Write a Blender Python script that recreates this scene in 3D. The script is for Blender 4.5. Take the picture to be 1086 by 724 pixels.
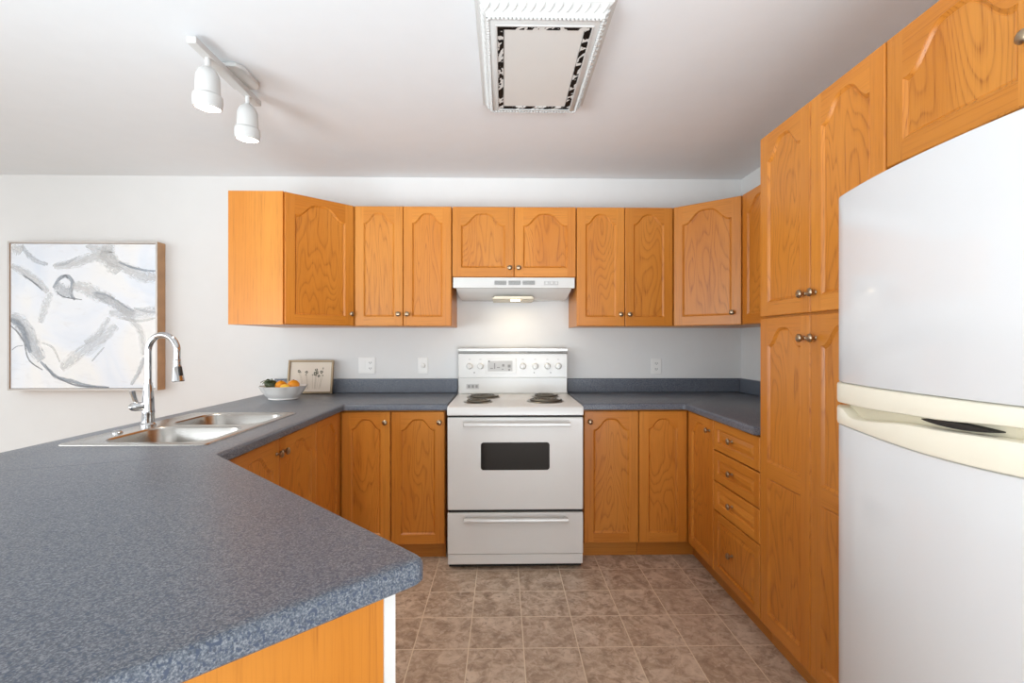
import bpy, bmesh, math, random
from mathutils import Matrix, Vector
PI = math.pi
S = bpy.context.scene
COL = S.collection
random.seed(7)
for o in list(bpy.data.objects):
    bpy.data.objects.remove(o, do_unlink=True)

# ------------------------------------------------------------ camera, light, exposure
H = 1.2746
cd = bpy.data.cameras.new('camera'); cam = bpy.data.objects.new('camera', cd); COL.objects.link(cam)
cam.location = (0, 0, H); cam.rotation_euler = (PI/2, 0, -math.atan(10/505))
cd.sensor_width = 36; cd.lens = 505/1086*36; cd.clip_start = .02
S.camera = cam
S.view_settings.view_transform = 'Standard'
try: S.view_settings.look = 'None'
except Exception: pass
S.view_settings.gamma = 1; S.view_settings.use_curve_mapping = False
S.view_settings.exposure = 0.32

w = bpy.data.worlds.new('world'); S.world = w; w.use_nodes = True
bg = w.node_tree.nodes['Background']; bg.inputs[1].default_value = 1.2
_t = w.node_tree; _c = _t.nodes.new('ShaderNodeTexCoord'); _s = _t.nodes.new('ShaderNodeSeparateXYZ'); _r = _t.nodes.new('ShaderNodeValToRGB')
_a = _t.nodes.new('ShaderNodeMath'); _a.operation = 'MULTIPLY_ADD'; _a.inputs[1].default_value = .5; _a.inputs[2].default_value = .5
_t.links.new(_c.outputs['Generated'], _s.inputs[0]); _t.links.new(_s.outputs[2], _a.inputs[0]); _t.links.new(_a.outputs[0], _r.inputs[0]); _t.links.new(_r.outputs[0], bg.inputs[0])
_e = _r.color_ramp.elements; _e[0].position = .40; _e[0].color = (.56, .57, .58, 1); _e[1].position = .56; _e[1].color = (.93, .97, 1, 1)

def area(name, loc, target, sx, sy, power, color=(1, 1, 1)):
    l = bpy.data.lights.new(name, 'AREA'); l.shape = 'RECTANGLE'; l.size = sx; l.size_y = sy; l.energy = power; l.color = color
    o = bpy.data.objects.new(name, l); COL.objects.link(o); o.location = loc
    o.rotation_euler = (Vector(target)-Vector(loc)).to_track_quat('-Z', 'Y').to_euler()
    return o
area('window_light', (-4.6, .3, 1.5), (0, 2.2, 1.2), 2.4, 1.9, 30, (.97, .985, 1))
area('rear_fill', (.3, -2.6, 1.2), (.3, 2.4, .5), 3.2, 1.8, 20, (.97, .985, 1))  # added fill behind the camera, brightens the lower fronts; no known patio door
f_ = area('ceiling_fill', (-2.3, -.3, .8), (.4, 2.1, 2.44), 1.4, 1.4, 27, (.86, .94, 1)); f_.data.spread = math.radians(110)  # added unseen uplight on the dining side, brightens the ceiling for bounce
f_ = area('ceiling_fill_rear', (.5, -1.5, .7), (.1, 1.6, 2.44), 2.2, 1.2, 20, (.86, .94, 1)); f_.data.spread = math.radians(85)  # second added uplight, behind the camera, evens out the ceiling

# ------------------------------------------------------------ material helpers
def lin(r, g, b):
    f = lambda c: (c/255/12.92 if c/255 <= .04045 else ((c/255+.055)/1.055)**2.4)
    return (f(r), f(g), f(b), 1)
class G:
    def __init__(s, name):
        s.m = bpy.data.materials.new(name); s.m.use_nodes = True
        s.t = s.m.node_tree; s.n = s.t.nodes; s.l = s.t.links; s.b = s.n['Principled BSDF']
    def node(s, typ, **kw):
        n = s.n.new(typ)
        for k, v in kw.items(): setattr(n, k, v)
        return n
    def put(s, sock, v):
        if hasattr(v, 'links') or isinstance(v, bpy.types.NodeSocket): s.l.new(v, sock)
        else: sock.default_value = v
    def math(s, op, a, b=0.0, c=0.0):
        n = s.node('ShaderNodeMath', operation=op); s.put(n.inputs[0], a); s.put(n.inputs[1], b); s.put(n.inputs[2], c); return n.outputs[0]
    def obj(s): return s.node('ShaderNodeTexCoord').outputs['Object']
    def uv(s): return s.node('ShaderNodeTexCoord').outputs['UV']
    def vec(s, v, scale=(1, 1, 1), off=None):
        n = s.node('ShaderNodeVectorMath', operation='MULTIPLY'); s.put(n.inputs[0], v); n.inputs[1].default_value = scale; r = n.outputs[0]
        if off is not None:
            a = s.node('ShaderNodeVectorMath', operation='ADD'); s.put(a.inputs[0], r); s.put(a.inputs[1], off); r = a.outputs[0]
        return r
    def noise(s, v, scale=5, detail=2, rough=.5, dist=0):
        n = s.node('ShaderNodeTexNoise'); s.put(n.inputs['Vector'], v); n.inputs['Scale'].default_value = scale
        n.inputs['Detail'].default_value = detail; n.inputs['Roughness'].default_value = rough; n.inputs['Distortion'].default_value = dist
        return n.outputs[0]
    def ramp(s, f, stops, interp='LINEAR'):
        n = s.node('ShaderNodeValToRGB'); s.put(n.inputs[0], f); e = n.color_ramp.elements; n.color_ramp.interpolation = interp
        while len(e) < len(stops): e.new(.5)
        for k, (p, c) in enumerate(stops):
            e[k].position = p; e[k].color = c if len(c) == 4 else (*c, 1)
        return n.outputs[0]
    def mix(s, f, a, b, mode='MIX'):
        n = s.node('ShaderNodeMix', data_type='RGBA', blend_type=mode)
        s.put(n.inputs[0], f); s.put(n.inputs[6], a); s.put(n.inputs[7], b); return n.outputs[2]
    def sep(s, v):
        n = s.node('ShaderNodeSeparateXYZ'); s.put(n.inputs[0], v); return n.outputs
    def bump(s, h, strength=.2, dist=.002):
        n = s.node('ShaderNodeBump'); n.inputs['Strength'].default_value = strength; n.inputs['Distance'].default_value = dist
        s.put(n.inputs['Height'], h); s.l.new(n.outputs[0], s.b.inputs['Normal'])
    def set(s, color=None, rough=None, metal=None, spec=None, coat=None):
        if color is not None: s.put(s.b.inputs['Base Color'], color)
        if rough is not None: s.put(s.b.inputs['Roughness'], rough)
        if metal is not None: s.b.inputs['Metallic'].default_value = metal
        if spec is not None: s.b.inputs['Specular IOR Level'].default_value = spec
        if coat is not None: s.b.inputs['Coat Weight'].default_value = coat; s.b.inputs['Coat Roughness'].default_value = .05
        return s.m

def plain(name, rgb, rough=.5, metal=0, spec=.5, coat=0, var=.03):
    g = G(name); c = lin(*rgb)
    n = g.noise(g.obj(), 9, 3)
    d = tuple(max(0, x*(1-var)) for x in c[:3])+(1,); u = tuple(min(1, x*(1+var)) for x in c[:3])+(1,)
    return g.set(g.ramp(n, [(.3, d), (.7, u)]), rough, metal, spec, coat)

def emit(name, rgb, strength):
    g = G(name); c = lin(*rgb); g.set(c, .4)
    g.b.inputs['Emission Color'].default_value = c; g.b.inputs['Emission Strength'].default_value = strength
    return g.m

def oak(name, horiz=False, plainsawn=True, tone=1.0):
    g = G(name); oc = g.obj()
    rnd = g.node('ShaderNodeObjectInfo').outputs['Random']
    off = g.node('ShaderNodeCombineXYZ'); g.put(off.inputs[0], g.math('MULTIPLY', rnd, 37.0)); g.put(off.inputs[1], g.math('MULTIPLY', rnd, 11.0)); g.put(off.inputs[2], g.math('MULTIPLY', rnd, 23.0))
    k = (lambda a, b: (b, a, a)) if horiz else (lambda a, b: (a, a, b))
    if plainsawn:
        base = g.noise(g.vec(oc, k(3.4, .62), off.outputs[0]), 1.6, 2, .45, .3)
        rings = g.math('FRACT', g.math('MULTIPLY', base, 24.0))
    else:
        base = g.noise(g.vec(oc, k(10, .25), off.outputs[0]), 1.6, 2, .5)
        rings = g.math('FRACT', g.math('MULTIPLY', base, 9.0))
    edge = g.ramp(rings, [(0, (1, 1, 1)), (.16, (.35, .35, .35)), (.5, (0, 0, 0)), (.86, (.12, .12, .12)), (1, (1, 1, 1))])
    pores = g.noise(g.vec(oc, k(320, 9), off.outputs[0]), 1, 2, .6)
    pm = g.ramp(pores, [(.5, (0, 0, 0)), (.72, (1, 1, 1))])
    broad = g.noise(g.vec(oc, k(3.5, .5), off.outputs[0]), 1, 3)
    lo = tuple(c*tone for c in lin(197, 120, 37)[:3])+(1,); hi = tuple(c*tone for c in lin(215, 142, 57)[:3])+(1,); dk = tuple(c*tone for c in lin(140, 68, 12)[:3])+(1,)
    c = g.ramp(broad, [(.3, lo), (.7, hi)])
    f = g.math('MULTIPLY', edge, g.math('ADD', .35, g.math('MULTIPLY', pm, .65)))
    f = g.math('MULTIPLY', f, .85 if plainsawn else .4)
    f = g.math('ADD', f, g.math('MULTIPLY', pm, .12)); f = g.math('MINIMUM', f, 1.0)
    c = g.mix(f, c, dk)
    hsv = g.node('ShaderNodeHueSaturation'); g.put(hsv.inputs['Color'], c); g.put(hsv.inputs['Value'], g.math('ADD', .93, g.math('MULTIPLY', rnd, .13)))
    g.bump(g.math('SUBTRACT', 1.0, f), .08, .001)
    return g.set(hsv.outputs[0], .34, 0, .45)

OAK = oak('oak_vertical_grain'); OAKH = oak('oak_horizontal_grain', True, False); OAKS = oak('oak_straight_grain', False, False)
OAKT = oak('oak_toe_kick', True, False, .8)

def laminate():
    g = G('blue_grey_speckled_laminate'); oc = g.obj()
    n1 = g.noise(oc, 330, 2, .6); n2 = g.noise(oc, 190, 1.5, .5); n3 = g.noise(g.vec(oc, (1, 1, 1), (9, 4, 2)), 3, 2)
    c = g.ramp(n1, [(.34, lin(56, 63, 75)), (.5, lin(94, 100, 110)), (.66, lin(140, 143, 147))])
    c = g.mix(g.ramp(n2, [(.56, (0, 0, 0)), (.63, (1, 1, 1))]), c, lin(54, 66, 88))
    c = g.mix(g.math('MULTIPLY', n3, .3), c, lin(112, 122, 136))
    g.bump(n1, .06, .0006)
    return g.set(c, .36, 0, .5)
LAM = laminate()

def floor_mat():
    g = G('mottled_brown_tile'); x, y, z = g.sep(g.obj())
    u = g.math('DIVIDE', g.math('SUBTRACT', x, .0875), .2287); v = g.math('DIVIDE', g.math('SUBTRACT', y, 1.979), .2262)
    fu = g.math('FRACT', g.math('ADD', u, 100)); fv = g.math('FRACT', g.math('ADD', v, 100))
    du = g.math('MINIMUM', fu, g.math('SUBTRACT', 1.0, fu)); dv = g.math('MINIMUM', fv, g.math('SUBTRACT', 1.0, fv))
    d = g.math('MINIMUM', du, dv)
    cell = g.node('ShaderNodeCombineXYZ'); g.put(cell.inputs[0], g.math('FLOOR', g.math('ADD', u, 100))); g.put(cell.inputs[1], g.math('FLOOR', g.math('ADD', v, 100)))
    wn = g.node('ShaderNodeTexWhiteNoise', noise_dimensions='3D'); g.put(wn.inputs[0], cell.outputs[0])
    oc = g.vec(g.obj(), (1, 1, 1), g.vec(wn.outputs[1], (7, 7, 7)))
    n1 = g.noise(oc, 9, 5, .6, 1.2); n2 = g.noise(oc, 34, 4, .65, .9)
    c = g.ramp(n1, [(.3, lin(150, 128, 108)), (.48, lin(184, 162, 140)), (.66, lin(218, 200, 180))])
    c = g.mix(g.ramp(n2, [(.5, (0, 0, 0)), (.72, (.8, .8, .8))]), c, lin(220, 204, 186))
    c = g.mix(g.ramp(n2, [(.28, (.8, .8, .8)), (.46, (0, 0, 0))]), c, lin(134, 112, 96))
    c = g.mix(g.math('MULTIPLY', wn.outputs[0], .25), c, lin(172, 150, 130))
    gm = g.ramp(d, [(.006, (1, 1, 1)), (.0125, (0, 0, 0))])
    c = g.mix(gm, c, lin(226, 210, 186))
    g.bump(g.math('SUBTRACT', 1.0, gm), .25, .002)
    return g.set(c, .45, 0, .4)

WALL = plain('warm_white_wall_paint', (226, 227, 226), .75, spec=.2, var=.008)
CEIL = plain('white_ceiling_paint', (230, 234, 237), .5, spec=.3, var=.008)
WHITE = plain('white_enamel', (222, 222, 219), .22, spec=.5, var=.006)
FRIDGE = plain('glossy_white_fridge', (216, 217, 218), .16, spec=.5, coat=.3, var=.004)
CREAM = plain('cream_plastic', (236, 231, 213), .4, var=.008)
TRIMW = plain('white_trim', (222, 222, 220), .45, var=.006)
NICKEL = plain('brushed_nickel_knob', (168, 150, 126), .28, 1, var=.05)
CHROME = plain('chrome', (196, 196, 197), .07, 1, var=.01)
STEEL = plain('satin_stainless_steel', (180, 177, 172), .24, 1, var=.02)
BLACKG = plain('black_oven_glass', (18, 16, 15), .12, var=.1)
DARK = plain('dark_gap', (34, 31, 28), .6, var=.1)
GREYM = plain('dark_coil_metal', (104, 100, 90), .4, .6, var=.1)
DRIP = plain('drip_pan_metal', (150, 146, 138), .3, .9, var=.05)
GREYP = plain('grey_plastic', (150, 150, 148), .5, var=.03)
PALEG = plain('pale_grey_print', (196, 196, 194), .5, var=.03)
SOFTW = plain('soft_white_fixture_paint', (204, 204, 202), .5, spec=.3, var=.006)
PLATE = plain('wall_plate_plastic', (238, 238, 235), .4, var=.004)
SILVER = plain('silver_trim', (170, 168, 164), .3, .8, var=.03)

# ------------------------------------------------------------ object helpers
W = {}
def Mx(loc=(0, 0, 0), rz=0, extra=None):
    m = Matrix.Translation(loc) @ Matrix.Rotation(rz, 4, 'Z')
    return m @ extra if extra is not None else m
def tag(o, label, cat, group=None):
    o['label'] = label; o['category'] = cat
    if group: o['group'] = group
    return o
def thing(name, label, cat, loc, rz=0, group=None):
    o = bpy.data.objects.new(name, None); COL.objects.link(o); o.empty_display_size = .1
    m = Mx(loc, rz); o.matrix_world = m; W[o.name] = m
    return tag(o, label, cat, group)
def finish(bm, name, mats, smooth=True, ang=35):
    me = bpy.data.meshes.new(name); bm.normal_update(); bm.to_mesh(me); bm.free()
    for m in (mats if isinstance(mats, (list, tuple)) else [mats]): me.materials.append(m)
    if smooth:
        for p in me.polygons: p.use_smooth = True
        me.set_sharp_from_angle(angle=math.radians(ang))
    return me
def put(name, bm, mats, parent=None, loc=(0, 0, 0), rz=0, mat=None, bevel=0, label=None, seg=2, recalc=True, ang=35):
    """mesh in its own frame; that frame sits at world loc / rz (or the world matrix mat)"""
    if recalc: bmesh.ops.recalc_face_normals(bm, faces=bm.faces)
    o = bpy.data.objects.new(name, finish(bm, name, mats, ang=ang)); COL.objects.link(o)
    m = mat if mat is not None else Mx(loc, rz); W[o.name] = m
    if parent is not None:
        o.parent = parent; o.matrix_parent_inverse = Matrix.Identity(4); o.matrix_basis = W[parent.name].inverted() @ m
    else: o.matrix_basis = m
    if bevel:
        b = o.modifiers.new('bevel', 'BEVEL'); b.width = bevel; b.segments = seg; b.limit_method = 'ANGLE'; b.angle_limit = math.radians(40); b.harden_normals = False
    if label: o['label'] = label
    return o
def struct(name, bm, mats, **k):
    o = put(name, bm, mats, **k); o['kind'] = 'structure'; return o
B = bmesh.new
def box(bm, x0, x1, y0, y1, z0, z1, mi=0):
    v = [bm.verts.new((x, y, z)) for x in (x0, x1) for y in (y0, y1) for z in (z0, z1)]
    for q in ((0, 1, 3, 2), (4, 6, 7, 5), (0, 4, 5, 1), (2, 3, 7, 6), (0, 2, 6, 4), (1, 5, 7, 3)):
        f = bm.faces.new([v[i] for i in q]); f.material_index = mi
    return bm
def loft(bm, loops, closed=True, cap0=False, cap1=False, mi=0):
    R = [[bm.verts.new(p) for p in L] for L in loops]; n = len(R[0])
    for a, b in zip(R, R[1:]):
        for i in range(n if closed else n-1):
            j = (i+1) % n
            f = bm.faces.new((a[i], a[j], b[j], b[i])); f.material_index = mi
    if cap0: bm.faces.new(R[0][::-1]).material_index = mi
    if cap1: bm.faces.new(R[-1]).material_index = mi
    return R
def prism(bm, poly, z0, z1, mi=0):
    loft(bm, [[(x, y, z0) for x, y in poly], [(x, y, z1) for x, y in poly]], True, True, True, mi); return bm
def lathe(bm, prof, M=None, n=24, mi=0):
    """prof: (r, t) along local +Z, r=0 ends capped"""
    M = M or Matrix.Identity(4)
    loops = [[M @ Vector((max(r, 1e-5)*math.cos(2*PI*i/n), max(r, 1e-5)*math.sin(2*PI*i/n), t)) for i in range(n)] for r, t in prof]
    loft(bm, loops, True, True, True, mi); return bm
def tube(bm, pts, r, n=12, mi=0):
    P = [Vector(p) for p in pts]; rr = r if isinstance(r, (list, tuple)) else [r]*len(P); loops = []
    up = None
    for i, p in enumerate(P):
        t = (P[min(i+1, len(P)-1)]-P[max(i-1, 0)]).normalized()
        if up is None: up = Vector((0, 0, 1)) if abs(t.z) < .9 else Vector((0, 1, 0))
        a = t.cross(up).normalized(); up = a.cross(t).normalized()
        loops.append([p+rr[i]*(math.cos(2*PI*k/n)*a+math.sin(2*PI*k/n)*up) for k in range(n)])
    loft(bm, loops, True, True, True, mi); return bm
def rr(x0, x1, y0, y1, r, n=6):
    pts = []
    for cx, cy, a0 in ((x1-r, y1-r, 0), (x0+r, y1-r, PI/2), (x0+r, y0+r, PI), (x1-r, y0+r, 1.5*PI)):
        for k in range(n+1):
            a = a0+PI/2*k/n; pts.append((cx+r*math.cos(a), cy+r*math.sin(a)))
    return pts
def area2(p): return sum(p[i][0]*p[(i+1) % len(p)][1]-p[(i+1) % len(p)][0]*p[i][1] for i in range(len(p)))/2
def inset(poly, e):
    n = len(poly); out = []
    for i in range(n):
        a, b, c = Vector(poly[i-1]), Vector(poly[i]), Vector(poly[(i+1) % n])
        d1 = (b-a).normalized(); d2 = (c-b).normalized(); n1 = Vector((-d1.y, d1.x)); n2 = Vector((-d2.y, d2.x))
        m = (n1+n2); m = m/max(.2, (1+n1.dot(n2))); out.append(tuple(b+m*e))
    return out
def roundc(poly, which):
    out = []
    n = len(poly)
    for i in range(n):
        if i not in which: out.append(poly[i]); continue
        r = which[i]; a, b, c = Vector(poly[i-1]), Vector(poly[i]), Vector(poly[(i+1) % n])
        p = b+(a-b).normalized()*r; q = b+(c-b).normalized()*r
        for k in range(9):
            t = k/8; out.append(tuple((1-t)**2*p+2*t*(1-t)*b+t*t*q))
    return out
def fill(bm, loops, z, mi=0, flip=False):
    ed = []
    for L in loops:
        v = [bm.verts.new((x, y, z)) for x, y in L]
        ed += [bm.edges.new((v[i], v[(i+1) % len(v)])) for i in range(len(v))]
    r = bmesh.ops.triangle_fill(bm, use_beauty=True, use_dissolve=False, edges=ed)
    for f in r['geom']:
        if isinstance(f, bmesh.types.BMFace): f.material_index = mi

# ------------------------------------------------------------ room shell
XL, XR, YB, YF, ZC = -5.2, 1.715, 3.39, -3.0, 2.437
fm = floor_mat()
struct('floor', box(B(), XL, XR+.1, YF, YB+.1, -.05, 0), fm)
struct('ceiling', box(B(), XL, XR+.1, YF, YB+.1, ZC, ZC+.08), CEIL)
struct('wall_back', box(B(), XL, XR+.1, YB, YB+.1, 0, ZC), WALL)
struct('wall_right', box(B(), XR, XR+.1, YF, YB, 0, ZC), WALL)
struct('baseboard_back', box(B(), XL, -1.66, YB-.014, YB, 0, .1), TRIMW, bevel=.003)

# ------------------------------------------------------------ cabinet doors
TH = .02
def door_bm(wd, h, panels, st=.055, g=.0015, raised=False):
    """front at y=-TH, back y=0, x 0..wd, z 0..h. panels: (z0, z1, arch height) from the bottom up. slots: 0 vertical grain, 1 horizontal."""
    bm = B(); x0, x1 = g, wd-g; c = .004
    ring = lambda e, y: [(x0+e, y, g+e), (x1-e, y, g+e), (x1-e, y, h-g-e), (x0+e, y, h-g-e)]
    loft(bm, [ring(0, 0), ring(0, -TH+c), ring(c*.4, -TH+c*.35), ring(c, -TH)], True, True, False, 0)
    def q(xa, xb, za, zb, mi): bm.faces.new([bm.verts.new(p) for p in ((xa, -TH, za), (xb, -TH, za), (xb, -TH, zb), (xa, -TH, zb))]).material_index = mi
    a, b = x0+st, x1-st; lo, hi = g+c, h-g-c
    q(x0+c, a, lo, hi, 2); q(b, x1-c, lo, hi, 2)
    prev = lo
    for k, (z0, z1, A) in enumerate(panels):
        N = 40 if A else 1
        def curve(t):
            s = max(0, min(1, (1-abs(t))/.9-.09)); s = s*s*(3-2*s); s = math.sin(PI/2*s)
            return z1-A+A*s
        q(a, b, prev, z0, 1)
        xs = [a+(b-a)*i/N for i in range(N+1)]
        poly = [(x, z0) for x in xs]+[(xs[i], curve(-1+2*i/N)) for i in range(N, -1, -1)]
        contour = lambda e, y: [(min(max(x, a+e), b-e), y, z) for x, z in (inset(poly, e) if e else poly)]
        c0 = contour(0, -TH)
        if k+1 == len(panels):
            tv = [bm.verts.new(p) for p in c0[N+1:]]; uv_ = [bm.verts.new((p[0], -TH, hi)) for p in c0[N+1:]]
            for i in range(N):
                bm.faces.new((tv[i], tv[i+1], uv_[i+1], uv_[i])).material_index = 1
        prev = z1
        if raised: st_ = [(0, TH), (.003, TH-.002), (.005, TH-.008), (.010, TH-.008), (.013, TH-.007), (.026, TH-.0015), (.028, TH-.001)]
        else: st_ = [(0, TH), (.002, TH-.0025), (.003, TH-.003), (.009, TH-.0085), (.011, TH-.009), (.013, TH-.0075)]
        Rg = loft(bm, [contour(e, -y) for e, y in st_], True, False, False, 0)
        L = Rg[-1]
        for i in range(N):
            bm.faces.new((L[i], L[i+1], L[2*N+1-i-1], L[2*N+1-i])).material_index = 0
    bmesh.ops.remove_doubles(bm, verts=bm.verts, dist=1e-5)
    bm.normal_update(); ctr = Vector((wd/2, 0, h/2)); fl = []
    for f in bm.faces:
        n_ = f.normal; m_ = f.calc_center_median()
        if abs(n_.y) > .02: bad = (n_.y > 0) != (m_.y > -1e-4)
        else: bad = n_.dot(m_-ctr) < 0
        if bad: fl.append(f)
    bmesh.ops.reverse_faces(bm, faces=fl)
    return bm
KNOB = None
def knob_mesh():
    M = Matrix.Rotation(PI/2, 4, 'X')          # local +Z -> -Y
    bm = lathe(B(), [(.0, 0), (.0075, 0), (.0075, .002), (.0052, .005), (.005, .012), (.009, .0155), (.0142, .018), (.0155, .0215), (.0148, .025), (.011, .0283), (.006, .030), (0, .0305)], M, 20)
    bmesh.ops.recalc_face_normals(bm, faces=bm.faces)
    return finish(bm, 'knob', NICKEL)
KM = knob_mesh()
def knob(door, x, z):
    o = bpy.data.objects.new('knob', KM); COL.objects.link(o); o.parent = door
    o.matrix_parent_inverse = Matrix.Identity(4); o.location = (x, -TH, z); W[o.name] = W[door.name] @ Matrix.Translation((x, -TH, z)); return o
def door(root, loc, rz, wd, h, arch=None, kn=None, panels=None, st=.055, name='door', g=.0015, mats=None, raised=False):
    if panels is None: panels = [(st+.004, h-st*.8, arch if arch is not None else min(.075, wd*.2))]
    if arch == 0: panels = [(st, h-st, 0)]
    d = put(name, door_bm(wd, h, panels, st, g, raised), mats or [OAK, OAKH, OAKS], root, loc, rz, recalc=False, ang=13)
    if kn: knob(d, *kn)
    return d
def cab_body(root, loc, rz, wd, dp, z0, z1, lid=True):
    """local x 0..wd, y 0 (face) .. dp"""
    bm = B(); t = .016
    box(bm, 0.0005, t, 0, dp, z0, z1); box(bm, wd-t, wd-.0005, 0, dp, z0, z1); box(bm, t, wd-t, dp-.008, dp, z0, z1); box(bm, t, wd-t, 0, dp-.008, z0, z0+t)
    if lid: box(bm, t, wd-t, 0, dp-.008, z1-t, z1)
    else: box(bm, t, wd-t, 0, .02, z1-.03, z1)
    box(bm, t, wd-t, .001, .012, z0+t, z1-(t if lid else .03))
    return put('body', bm, OAKS, root, (loc[0], loc[1], 0), rz)
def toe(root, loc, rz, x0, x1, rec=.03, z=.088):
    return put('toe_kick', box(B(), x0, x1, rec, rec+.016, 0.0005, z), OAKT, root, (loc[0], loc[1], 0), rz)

UZ0, UZ1 = 1.3716, 2.130
FY = 3.04          # body front of the wall cabinets (door front 3.02)
def wall_cabinet(label, xa, xb, z0, doors, kz, group='two-door oak wall cabinets on the back wall'):
    r = thing('wall_cabinet', label, 'cabinet', ((xa+xb)/2, FY, z0), 0, group)
    cab_body(r, (xa, FY), 0, xb-xa, YB-FY-.002, z0, UZ1)
    wd = (xb-xa)/doors; h = UZ1-z0
    for i in range(doors):
        d = door(r, (xa+wd*i, FY, z0), 0, wd, h, kn=((wd-.028) if i == 0 else .028, kz))
    return r
wall_cabinet('oak two-door wall cabinet left of the white range hood', -.933, -.323, UZ0, 2, .075)
wall_cabinet('short wide oak two-door wall cabinet directly above the white range hood', -.320, .468, 1.682, 2, .058)
wall_cabinet('oak two-door wall cabinet right of the white range hood', .471, 1.088, UZ0, 2, .075)

def diag_cabinet(label, P, Q, poly, kn_right, group, knx):
    r = thing('corner_wall_cabinet', label, 'cabinet', (sum(p[0] for p in poly)/len(poly), sum(p[1] for p in poly)/len(poly), UZ0), 0, group)
    bm = prism(B(), poly, UZ0, UZ1)
    put('body', bm, OAKS, r)
    dx, dy = Q[0]-P[0], Q[1]-P[1]; L = math.hypot(dx, dy); a = math.atan2(dy, dx)
    n = (-dy/L, dx/L)          # inward
    door(r, (P[0]+n[0]*TH, P[1]+n[1]*TH, UZ0), a, L, UZ1-UZ0, kn=(knx if knx > 0 else L+knx, .075), arch=.075)
    return r
def inpt(P, Q, f, e=.0205):
    dx, dy = Q[0]-P[0], Q[1]-P[1]; L = math.hypot(dx, dy)
    return (P[0]+dx*f-dy/L*e, P[1]+dy*f+dx/L*e)
P, Q = (-1.240, 2.735), (-.936, 3.02)
diag_cabinet('oak wall cabinet with plain end panel and angled door, left end of the row', P, Q,
             [(-1.556, 2.732), (-1.250, 2.732), inpt(P, Q, .02), (-.936, FY+.004), (-.936, YB-.002), (-1.556, YB-.002)], True, 'angled corner wall cabinets', -.022)
P, Q = (1.091, 3.02), (1.398, 2.757)
diag_cabinet('oak wall cabinet with wide angled door in the right corner of the room', P, Q,
             [(1.091, FY+.004), inpt(P, Q, .98), (1.416, 2.760), (XR-.002, 2.760), (XR-.002, YB-.002), (1.091, YB-.002)], True, 'angled corner wall cabinets', -.05)
# wall cabinet on the right wall, next to the pantry
R90 = -PI/2
r = thing('wall_cabinet', 'oak wall cabinet on the right wall, squeezed between angled corner cabinet and tall pantry', 'cabinet', (1.418, 2.37, UZ0), R90)
cab_body(r, (1.418, 2.753), R90, .752, XR-1.418-.002, UZ0, UZ1)
door(r, (1.418, 2.753, UZ0), R90, .376, UZ1-UZ0, kn=(.35, .075)); door(r, (1.418, 2.377, UZ0), R90, .376, UZ1-UZ0, kn=(.028, .075))

# pantry
PX = 1.11
r = thing('pantry_cabinet', 'tall oak pantry cabinet with four doors between the counter and the fridge', 'cabinet', (PX, 1.667, 0), R90)
cab_body(r, (PX, 1.997), R90, .661, XR-PX-.002, .09, UZ1); toe(r, (PX, 1.997), R90, 0, .661)
hw = .3305; SP = 1.374
for i in range(2):
    y = 1.997-hw*i; kx = hw-.03 if i == 0 else .03
    door(r, (PX, y, SP+.002), R90, hw, UZ1-SP-.002, kn=(kx, .07), arch=.07)
    door(r, (PX, y, .092), R90, hw, SP-.094, kn=(kx, SP-.094-.085), panels=[(.06, .622, 0), (.685, 1.238, .07)])
# over the fridge
r = thing('wall_cabinet', 'short oak cabinet above the fridge at the top right', 'cabinet', (PX, .93, 1.766), R90)
cab_body(r, (PX, 1.334), R90, .81, XR-PX-.002, 1.766, UZ1)
for i in range(2): door(r, (PX, 1.334-.405*i, 1.766), R90, .405, UZ1-1.766, kn=(.405-.028 if i == 0 else .028, .135), arch=.095)

# ------------------------------------------------------------ base cabinets
BY = 2.80; BZ0, BZ1 = .09, .874
def leaf(root, loc, rz, wd, kn=None, arch=None, st=.055):
    return door(root, (loc[0], loc[1], BZ0+.002), rz, wd, BZ1-BZ0-.008, arch=arch, kn=kn, st=st)
KH = BZ1-BZ0-.008-.062
def base_single(label, xa, xb, kx):
    r = thing('base_cabinet', label, 'cabinet', ((xa+xb)/2, BY, 0), 0, 'single-door oak base cabinets beside the stove')
    cab_body(r, (xa, BY), 0, xb-xa, YB-BY-.002, BZ0, BZ1); toe(r, (xa, BY), 0, 0, xb-xa)
    leaf(r, (xa, BY), 0, xb-xa, (kx if kx > 0 else xb-xa+kx, KH)); return r
base_single('narrow oak base cabinet touching the left side of the stove', -.648, -.336, -.03)
base_single('narrow oak base cabinet touching the right side of the stove', .476, .799, .035)
def corner_base(label, poly, toepoly):
    r = thing('corner_base_cabinet', label, 'cabinet', (sum(p[0] for p in poly)/6, sum(p[1] for p in poly)/6, 0), 0, 'L-shaped oak corner base cabinets')
    put('body', prism(B(), poly, BZ0, BZ1), OAKS, r)
    put('toe_kick', prism(B(), toepoly, .0005, BZ0-.002), OAKT, r)
    return r
LX = -.96
r = corner_base('oak corner base cabinet under the counter near the fruit bowl', [(-1.61, 2.422), (LX, 2.422), (LX, BY), (-.650, BY), (-.650, YB-.002), (-1.61, YB-.002)],
                [(-1.60, 2.422), (LX-.03, 2.422), (LX-.03, BY+.03), (-.650, BY+.03), (-.650, YB-.01), (-1.60, YB-.01)])
leaf(r, (LX, 2.422), PI/2, .353, st=.05); leaf(r, (LX+.023, BY), 0, .285, (.285-.028, KH))
r = corner_base('oak corner base cabinet with folding door left of the drawer stack', [(.801, BY), (PX, BY), (PX, 2.441), (XR-.002, 2.441), (XR-.002, YB-.002), (.801, YB-.002)],
                [(.801, BY+.03), (PX+.03, BY+.03), (PX+.03, 2.441), (XR-.01, 2.441), (XR-.01, YB-.01), (.801, YB-.01)])
leaf(r, (.801, BY), 0, .286); leaf(r, (PX, BY-.023), R90, .334, (.29, KH), st=.05)
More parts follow.
